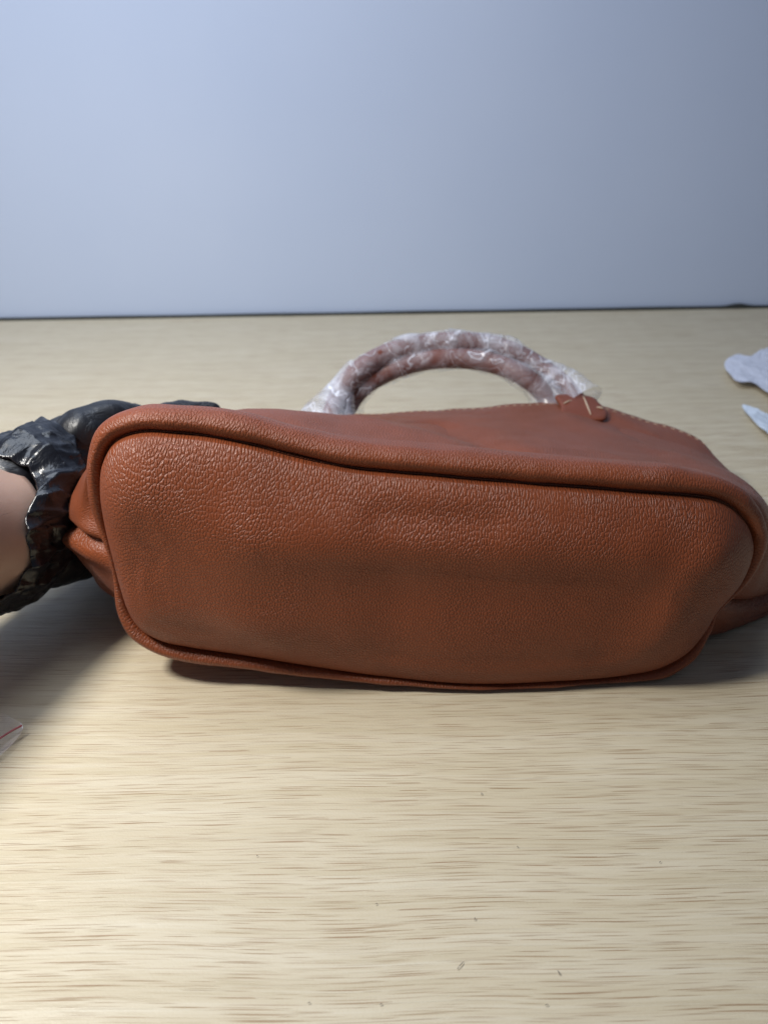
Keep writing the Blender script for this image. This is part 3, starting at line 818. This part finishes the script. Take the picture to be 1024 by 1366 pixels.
# ------------------------------------------------------------------ small things on the table
def sheet(name, outline, z0, mat, label, cat, amp=.004, n=46, group=None, seed=0., thick=.0002, parent=None):
    """a crumpled sheet over a real outline (list of 3D points), with thickness"""
    o = np.array(outline, float)
    k = np.linspace(0, 1, len(o), endpoint=False)
    rim = hermite(k, o, np.linspace(0, 1, 96, endpoint=False)) if len(o) > 4 else None
    if rim is None:
        rim = np.concatenate([o[i] + (o[(i + 1) % 4] - o[i]) * np.linspace(0, 1, 24, endpoint=False)[:, None] for i in range(4)])
    c = rim.mean(0)
    rs = np.linspace(1, 0.02, n)
    Gs = c + (rim[:, None] - c) * rs[None, :, None]
    for i in range(Gs.shape[0]):
        for j in range(Gs.shape[1]):
            p = Gs[i, j]
            a = noise.voronoi(Vector((p[0] * 22 + seed, p[1] * 22, seed)))[0]
            Gs[i, j, 2] = max(.0012, z0 + amp * ((a[1] - a[0]) * -1.2 + .8 + .6 * nz(p, 30, seed, 3)))
    if amp > .002: Gs[:, 0, 2] -= 0
    under = Gs[:, ::-1].copy(); under[..., 2] -= thick
    Gs = np.concatenate((Gs, under), 1)
    ob = grid_obj(name, Gs, mat, None, np.ascontiguousarray(Gs[..., :2]), wrap=True)
    if label: ob['label'] = label
    if cat: ob['category'] = cat
    if group: ob['group'] = group
    return ob
M_tissue = film('milky_plastic_sheet', .90, 1.0, (.80, .83, .96), seed=9.0, rough=.42)
M_tissue2 = film('pale_blue_plastic_sheet', .88, 1.0, (.76, .85, .97), seed=5.0, rough=.42)
sheet('plastic_sheet', [Pz(967, 480, .012), Pz(984, 467, .012), Pz(1002, 470, .012), Pz(1024, 459, .012), Pz(1080, 452, .012), Pz(1120, 500, .012), Pz(1080, 540, .012), Pz(1030, 520, .012), Pz(1006, 506, .012), Pz(982, 502, .012)],
      .006, M_tissue, 'white crumpled plastic sheet at the right edge, the farther of two', 'plastic sheet', .003, group='plastic sheets at the right edge', seed=1.)
sheet('plastic_sheet', [Pz(990, 538, .008), Pz(1006, 542, .008), Pz(1026, 549, .008), Pz(1100, 556, .008), Pz(1130, 600, .008), Pz(1080, 620, .008), Pz(1028, 578, .008), Pz(1006, 558, .008)],
      .004, M_tissue2, 'pale blue pointed plastic corner at the right edge, the nearer of two', 'plastic sheet', .003, group='plastic sheets at the right edge', seed=6.)
zb = thing('zip_bag', 'corner of a clear plastic zip bag with a red seal line, lower left edge', 'plastic bag', tuple(Pz(-20, 985, 0)))
M_clear = film('clear_bag_film', .05, .20, (.85, .80, .84), seed=2.0)
zs = sheet('bag_film', [Pz(31, 973, .003), Pz(18, 960, .003), Pz(-10, 950, .003), Pz(-90, 960, .003), Pz(-110, 1010, .003), Pz(-30, 1020, .003), Pz(6, 1004, .003)], .0025, M_clear, None, None, .0018, seed=3.)
child_keep(zs, zb)
M_red = plain('red_seal', (.34, .07, .08), .4)
Gt, uv, _ = tube_grid([Pz(29, 968, .0065), Pz(14, 976, .0067), Pz(0, 985, .0068), Pz(-40, 1006, .0066), Pz(-70, 1018, .006)], lambda t: .0005, 10, 40)
zr = grid_obj('seal_line', Gt, M_red, None, uv, wrap=True); child_keep(zr, zb)

# lint and tiny fibres lying on the table
M_lint = plain('dark_lint', (.16, .14, .13), .8)
bm = bmesh.new()
for px, py, l, a in [(633, 1226, 5, 1.3), (614, 1288, 16, .8), (642, 1059, 6, 1.5), (502, 1206, 4, .2), (729, 1341, 5, .1), (508, 1340, 4, .4), (745, 1298, 8, 1.9), (412, 1338, 4, .2), (343, 1142, 3, .5), (880, 1150, 4, .7), (690, 1130, 4, 2.2)]:
    c0 = Pz(px, py, .0007); ln = l * .00024
    dd = V3(math.cos(a), math.sin(a), 0)
    stitch_bm(bm, c0, dd, V3(0, 0, 1), ln, .00014)
lint = mesh_obj('lint', bm, M_lint); lint['kind'] = 'stuff'; lint['label'] = 'tiny dark specks and fibres scattered on the table'; lint['category'] = 'lint'
